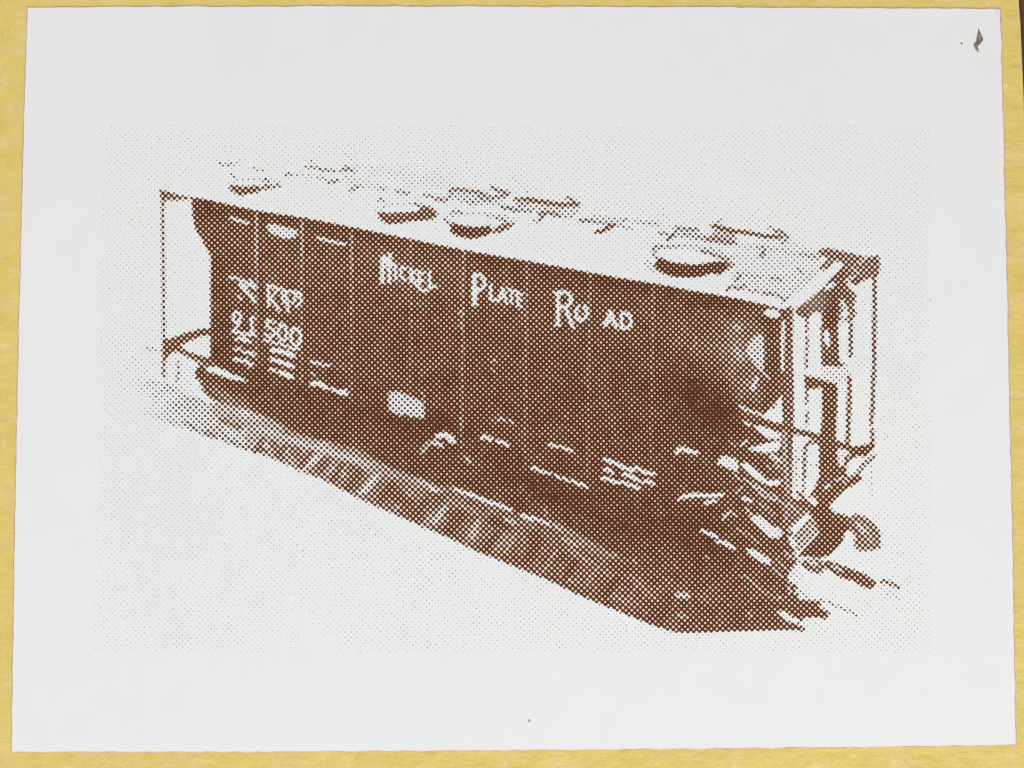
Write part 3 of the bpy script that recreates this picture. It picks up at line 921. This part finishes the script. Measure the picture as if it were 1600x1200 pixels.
poly([(1213, 955), (1226, 955), (1238, 964), (1250, 968), (1244, 975), (1230, 970)], 0.04, 2)
poly([(1244, 975), (1262, 984), (1262, 992), (1300, 992), (1300, 972), (1260, 966)], 0.05)

# --- roof: hatches, running boards and brackets in outline
K = 1
for cx, cy, rx, ry, t, a in [(398, 288, 41, 8, 0.16, 0.0), (637, 330, 47, 11, 0.20, 0.02), (750, 346, 54, 12, 0.22, 0.02), (1080, 402, 60, 18, 0.30, 0.08)]:
    ring_ = [(cx + rx * math.cos(q) * math.cos(a) - ry * math.sin(q) * math.sin(a), cy + rx * math.cos(q) * math.sin(a) + ry * math.sin(q) * math.cos(a))
             for q in np.linspace(0, 2 * math.pi, 41)]
    poly(ring_, 0.018, K)
    line(ring_, 3.6, t, K)
poly([(357, 294), (362, 289), (380, 291), (406, 290), (410, 295), (402, 301), (384, 304), (374, 307), (366, 301)], 0.70, K)
poly([(410, 292), (416, 287), (430, 290), (436, 287), (436, 292), (424, 295), (412, 297)], 0.58, K)
for pts, wd, t in [
    ([(343, 254), (350, 258), (361, 256)], 4.0, 0.42), ([(366, 258), (376, 250)], 4, 0.16), ([(395, 261), (400, 265), (412, 266)], 4.4, 0.24),
    ([(361, 271), (367, 277)], 3.4, 0.4), ([(412, 282), (416, 279), (420, 284)], 3.8, 0.5), ([(434, 286), (437, 291)], 3.4, 0.5),
    ([(446, 274), (451, 270), (456, 273)], 4.4, 0.42), ([(460, 274), (500, 276)], 5, 0.17), ([(498, 278), (510, 280)], 3.8, 0.36),
    ([(514, 286), (520, 284), (529, 282)], 6.0, 0.46), ([(478, 261), (492, 261), (500, 265), (523, 267)], 4.2, 0.50),
    ([(486, 250), (490, 254)], 3, 0.3), ([(534, 267), (542, 264), (556, 268)], 5.6, 0.52), ([(538, 259), (543, 262)], 3.6, 0.45),
    ([(545, 284), (556, 285), (570, 288)], 7.0, 0.34), ([(548, 298), (556, 292), (568, 290)], 5.6, 0.5), ([(540, 278), (600, 296)], 12, 0.12),
    ([(592, 294), (600, 296)], 4, 0.36), ([(620, 298), (632, 302), (640, 302)], 5.2, 0.42), ([(590, 313), (595, 310), (600, 313)], 3.4, 0.45),
    ([(663, 304), (676, 308)], 4.4, 0.48), ([(682, 311), (697, 313)], 6.6, 0.52), ([(560, 262), (700, 290)], 16, 0.09),
    ([(648, 318), (656, 322), (666, 325)], 4.4, 0.55)]:
    line(pts, wd, t, K)
poly([(590, 334), (595, 330), (604, 333), (650, 331), (660, 324), (670, 323), (678, 328), (684, 336), (678, 342), (660, 345), (640, 346),
      (626, 349), (604, 350), (594, 343)], 0.73, K)
poly([(704, 300), (716, 296), (740, 300), (760, 302), (786, 306), (790, 312), (768, 318), (740, 322), (728, 318), (704, 310), (696, 306)], 0.22, K)
for pts, wd, t in [
    ([(702, 300), (710, 295), (724, 297), (748, 300), (762, 306)], 5.4, 0.58), ([(748, 308), (760, 312), (790, 304)], 5.4, 0.52),
    ([(768, 292), (776, 297), (788, 299), (795, 303)], 5.4, 0.62), ([(786, 306), (792, 306)], 5, 0.55), ([(728, 315), (744, 315)], 5.0, 0.36),
    ([(696, 312), (706, 304)], 5, 0.4), ([(757, 309), (762, 315)], 3.6, 0.4), ([(770, 318), (786, 322)], 5, 0.22),
    ([(705, 333), (712, 330), (722, 333)], 4.0, 0.50), ([(695, 341), (704, 350), (712, 352)], 4.4, 0.5),
    ([(776, 340), (784, 343), (790, 346)], 4.6, 0.58), ([(762, 338), (772, 340)], 4, 0.2),
    ([(786, 324), (800, 326), (806, 330)], 6.2, 0.58), ([(806, 328), (830, 330)], 5.2, 0.45), ([(806, 312), (826, 312), (850, 316), (880, 321)], 7.6, 0.60),
    ([(820, 312), (850, 316), (878, 320), (904, 320)], 7.0, 0.70), ([(886, 309), (894, 312), (904, 319)], 5.0, 0.62), ([(820, 300), (824, 298)], 3.4, 0.3),
    ([(812, 320), (822, 318)], 10, 0.38), ([(830, 324), (860, 326), (900, 332)], 9, 0.22), ([(842, 334), (856, 332), (874, 337)], 7.0, 0.56),
    ([(842, 344), (850, 336)], 5.0, 0.6), ([(834, 345), (840, 346)], 4, 0.35), ([(880, 338), (894, 339)], 4.0, 0.36),
    ([(906, 344), (922, 345), (936, 347)], 5.8, 0.56), ([(936, 344), (956, 352)], 6.0, 0.58), ([(932, 362), (942, 361), (952, 355), (962, 350)], 6.6, 0.74),
    ([(968, 343), (980, 344)], 4.6, 0.46), ([(964, 352), (976, 354), (986, 358)], 4.4, 0.34), ([(930, 340), (970, 346)], 10, 0.20),
    ([(990, 346), (1028, 350)], 8, 0.19), ([(1006, 348), (1024, 350)], 4.2, 0.30), ([(1030, 365), (1042, 365)], 5.0, 0.48),
    ([(1044, 374), (1056, 364), (1066, 357)], 6.6, 0.72), ([(1056, 356), (1070, 358), (1090, 359)], 6.4, 0.50), ([(1060, 366), (1090, 370), (1120, 374)], 12, 0.24),
    ([(1104, 374), (1120, 376), (1136, 380)], 7.4, 0.60), ([(1070, 366), (1100, 372)], 5, 0.42),
    ([(1022, 395), (1020, 388), (1026, 384), (1034, 384)], 5.0, 0.48), ([(1042, 386), (1060, 385)], 4.2, 0.42), ([(1064, 388), (1090, 391)], 3.6, 0.18),
    ([(1096, 392), (1110, 396), (1126, 402), (1136, 406)], 5.6, 0.62), ([(1022, 400), (1028, 403)], 4, 0.4), ([(1010, 410), (1020, 422)], 12, 0.16),
    ([(1115, 354), (1120, 347), (1126, 343)], 3.6, 0.40), ([(1140, 405), (1146, 402)], 3.6, 0.4)]:
    line(pts, wd, t, K)
poly([(703, 354), (710, 348), (724, 353), (748, 354), (766, 352), (768, 364), (752, 371), (734, 373), (716, 370), (704, 362)], 0.82, K)
poly([(768, 362), (776, 354), (786, 349), (800, 347), (804, 350), (794, 359), (782, 364), (772, 365)], 0.62, K)
poly([(1022, 414), (1030, 402), (1042, 407), (1056, 411), (1080, 413), (1102, 412), (1122, 408), (1136, 410), (1146, 412), (1136, 420), (1124, 430),
      (1112, 427), (1098, 432), (1080, 434), (1054, 433), (1036, 427), (1026, 421)], 0.86, K)
poly([(1136, 409), (1148, 411), (1146, 416), (1134, 424)], 0.6, K)
poly([(1140, 384), (1112, 376), (1116, 360), (1126, 358), (1146, 362), (1152, 372), (1142, 381)], 0.40, K)
poly([(1180, 376), (1222, 370), (1232, 380), (1222, 390), (1190, 388)], 0.10, K)
poly([(1150, 388), (1190, 376), (1232, 372), (1276, 392), (1284, 410), (1262, 440), (1226, 470), (1190, 462), (1146, 448), (1140, 420)], 0.125, K, 'max')
for pts, wd, t in [
    ([(1114, 353), (1122, 355), (1146, 361), (1170, 364), (1194, 369), (1220, 371)], 6.6, 0.74), ([(1114, 370), (1130, 376), (1150, 380)], 6.2, 0.60),
    ([(1200, 356), (1208, 354)], 3.8, 0.42), ([(1211, 361), (1220, 362), (1231, 370)], 6.0, 0.62), ([(1222, 380), (1230, 374)], 3.6, 0.5),
    ([(1184, 387), (1192, 385), (1196, 390)], 4.2, 0.48), ([(1190, 400), (1193, 394)], 6.0, 0.66), ([(1150, 382), (1180, 386)], 4.4, 0.18),
    ([(1200, 388), (1240, 396), (1276, 402)], 8, 0.22), ([(1252, 397), (1280, 402)], 6, 0.38), ([(1285, 418), (1294, 414)], 9, 0.60),
    ([(1246, 419), (1253, 427)], 3.8, 0.45), ([(1152, 426), (1164, 430), (1190, 433)], 4.2, 0.36), ([(1204, 435), (1214, 434), (1222, 439)], 3.8, 0.52),
    ([(1157, 430), (1150, 438)], 6.0, 0.5), ([(1136, 454), (1140, 448), (1158, 451), (1164, 446)], 5.4, 0.56), ([(1168, 454), (1184, 455)], 3.8, 0.46),
    ([(1192, 458), (1208, 459), (1220, 464), (1226, 470)], 4.6, 0.52), ([(1232, 465), (1222, 472)], 4, 0.45)]:
    line(pts, wd, t, K)
poly([(1158, 430), (1180, 432), (1240, 424), (1282, 420), (1262, 444), (1240, 462), (1222, 466), (1190, 454), (1160, 448), (1150, 442)], 0.165, K, 'max')

# soften a little (ink spread), small-scale unevenness
def blur(a, s=1.25):
    r = 4
    k = np.exp(-0.5 * (np.arange(-r, r + 1) / s) ** 2)
    k /= k.sum()
    p = np.pad(a, r, mode='edge')
    b = sum(k[i] * p[:, i:i + a.shape[1]] for i in range(2 * r + 1))
    return sum(k[i] * b[i:i + a.shape[0], :] for i in range(2 * r + 1))


tone = np.clip(tone, 0, 0.97)
tone = blur(tone)
# tone -> level of the dot screen at which ink starts
g = np.linspace(0, 2 * np.pi, 400, endpoint=False)
smp = np.sort(((np.cos(g)[:, None] + np.cos(g)[None, :]) / 2).ravel())
lut = smp[np.clip(((1 - np.linspace(0, 1, 1001)) * (smp.size - 1)).astype(int), 0, smp.size - 1)]
thr = np.interp(tone, np.linspace(0, 1, 1001), lut).astype(np.float32)
thr = np.where(tone < 0.004, 1.6, thr)

# the sheet that carries the print, a fine grid cut into its printed parts
STEP = 1.7
gx = np.arange(X0 + 3, X1 - 3, STEP)
gy = np.arange(Y0 + 3, Y1 - 3, STEP)
GX, GY = np.meshgrid(gx, gy)
PZ = PAP_T + 0.0003


def at_np(px, py, z):
    x = (px - 800) / FPX
    y = -(py - 600) / FPX
    c, s = math.cos(TILT), math.sin(TILT)
    dy = y * c + s
    dz = y * s - c
    t = (DIST * c - z) / -dz
    return x * t, -DIST * s + dy * t


PX, PY = at_np(GX, GY, PZ)
FXp, FYp = at_np(GX, GY, 0.0)
kr = 1 + 6e-4 * (FXp ** 2 + FYp ** 2)
AX, AY = FXp * kr, FYp * kr
ca, sa = math.cos(0.024434609), math.sin(0.024434609)
U = (AX * ca + AY * sa) / 0.04416
V = (-AX * sa + AY * ca) / 0.04416
E1 = (U + V + 0.19675)
E2 = (U - V - 0.20034)


def bil(a, X, Y):
    x = X - X0 - 0.5
    y = Y - Y0 - 0.5
    ix, iy = x.astype(int), y.astype(int)
    fx, fy = x - ix, y - iy
    return (a[iy, ix] * (1 - fx) * (1 - fy) + a[iy, ix + 1] * fx * (1 - fy) + a[iy + 1, ix] * (1 - fx) * fy + a[iy + 1, ix + 1] * fx * fy)


TH = bil(thr, GX, GY)
u = (GX - 1268) / 30
v = (GY - 468) / 22
FD = np.exp(-(u * u + v * v) ** 2 * 1.2)
ny, nx = GX.shape
verts = np.stack([PX, PY, np.full_like(PX, PZ)], -1).reshape(-1, 3)
idx = np.arange(ny * nx).reshape(ny, nx)
quads = np.stack([idx[1:, :-1], idx[1:, 1:], idx[:-1, 1:], idx[:-1, :-1]], -1).reshape(-1, 4)
fcx = ((GX[1:, 1:] + GX[:-1, :-1]) / 2).ravel()
fcy = ((GY[1:, 1:] + GY[:-1, :-1]) / 2).ravel()
# the wagon's printed region also takes the bright roof between the hatches
ROOF = [(250, 296), (300, 284), (345, 248), (480, 248), (790, 288), (910, 308), (1130, 338), (1240, 362), (1300, 386), (1376, 400), (1300, 440), (1240, 486), (1140, 464), (820, 407), (300, 309)]
w = win(250, 240, 1380, 490)
part[w] = np.where(inside(ROOF, w) & (part[w] == 0), 1, part[w])
fp = part[(fcy - Y0).astype(int), (fcx - X0).astype(int)]


def print_part(name, sel, label_txt=None):
    q = quads[sel]
    used, inv = np.unique(q.ravel(), return_inverse=True)
    q = inv.reshape(-1, 4).astype(np.int32)
    me = bpy.data.meshes.new(name)
    me.vertices.add(len(used))
    me.vertices.foreach_set('co', verts[used].astype(np.float32).ravel())
    me.loops.add(q.size)
    me.loops.foreach_set('vertex_index', q.ravel())
    me.polygons.add(len(q))
    me.polygons.foreach_set('loop_start', np.arange(0, q.size, 4, dtype=np.int32))
    me.update(calc_edges=True)
    uvl = me.uv_layers.new(name="screen")
    e = np.stack([E1.ravel()[used], E2.ravel()[used]], -1)[q.ravel()]
    uvl.data.foreach_set('uv', e.astype(np.float32).ravel())
    for nm, arr in (("threshold", TH), ("fade", FD)):
        a = me.attributes.new(nm, 'FLOAT', 'POINT')
        a.data.foreach_set('value', arr.ravel()[used].astype(np.float32))
    me.materials.append(PRINT)
    o = bpy.data.objects.new(name, me)
    C.objects.link(o)
    o.parent = label
    if label_txt: o['label'] = label_txt
    return o


print_part('printed_backdrop', fp == 0, 'faint sprinkling of dots round the printed wagon')
print_part('printed_wagon', fp == 1, 'brown halftone picture of a covered hopper wagon with white lettering')
print_part('printed_track', fp == 2, 'brown halftone track bed and rails under the wagon')

# ------------------------------------------------------------------ dirt on the label


def flake(name, outline, ridge, h, mat, lab, cat):
    """small crumb: outline in photograph spots, domed over its middle line"""
    bm = bmesh.new()
    z0 = PAP_T + 0.0005
    low = [bm.verts.new((*at(x, y, z0), z0)) for x, y in outline]
    cx = sum(p[0] for p in outline) / len(outline)
    cy = sum(p[1] for p in outline) / len(outline)
    rr = random.Random(len(outline))
    mids = []
    for x, y in outline:
        rx, ry = min(ridge, key=lambda r: (r[0] - x) ** 2 + (r[1] - y) ** 2)
        xx, yy = x + (rx - x) * 0.45, y + (ry - y) * 0.45
        z = z0 + h * rr.uniform(0.5, 0.8)
        mids.append(bm.verts.new((*at(xx, yy, z), z)))
    tops = [bm.verts.new((*at(x, y, z0 + h), z0 + h * rr.uniform(0.8, 1.2))) for x, y in ridge]
    m_ = len(low)
    for i in range(m_):
        j = (i + 1) % m_
        bm.faces.new((low[i], low[j], mids[j], mids[i]))
    near = [min(range(len(ridge)), key=lambda k: (ridge[k][0] - x) ** 2 + (ridge[k][1] - y) ** 2) for x, y in outline]
    for i in range(m_):
        j = (i + 1) % m_
        a, b = near[i], near[j]
        if a == b:
            bm.faces.new((mids[i], mids[j], tops[a]))
        else:
            bm.faces.new((mids[i], mids[j], tops[b], tops[a]))
    bmesh.ops.recalc_face_normals(bm, faces=bm.faces)
    o = link_bm(name, bm, mat, None)
    return tag(o, lab, cat)


flake('dirt_flake',
      [(1529, 44), (1531, 49), (1534, 55), (1536.5, 62), (1534, 66), (1531.5, 69), (1528.5, 70), (1527.5, 73), (1529, 77), (1530, 81),
       (1527.5, 81.5), (1524, 76.5), (1521, 71), (1522, 67.5), (1526, 65.5), (1525.5, 60), (1527, 55), (1528, 49)],
      [(1530, 53), (1531.5, 62), (1526, 69), (1527, 77)], 0.012, DIRT,
      'dark brown lightning-shaped crumb of dirt near the upper right corner of the label', 'dirt')
flake('dirt_speck', [(1500.8, 67.2), (1502, 66.2), (1503.8, 66.8), (1504.4, 68.2), (1502.8, 69.2), (1501, 68.8)], [(1502.6, 67.8)], 0.005, DIRT,
      'tiny grey speck just left of the dark crumb of dirt', 'dirt')
flake('grit_grain', [(825, 1125), (827, 1123.8), (829, 1125.5), (828.4, 1128), (826, 1128.6), (824.6, 1127)], [(826.8, 1126.4)], 0.007, TAN,
      'small tan grain of grit on the bottom margin of the label', 'grit')
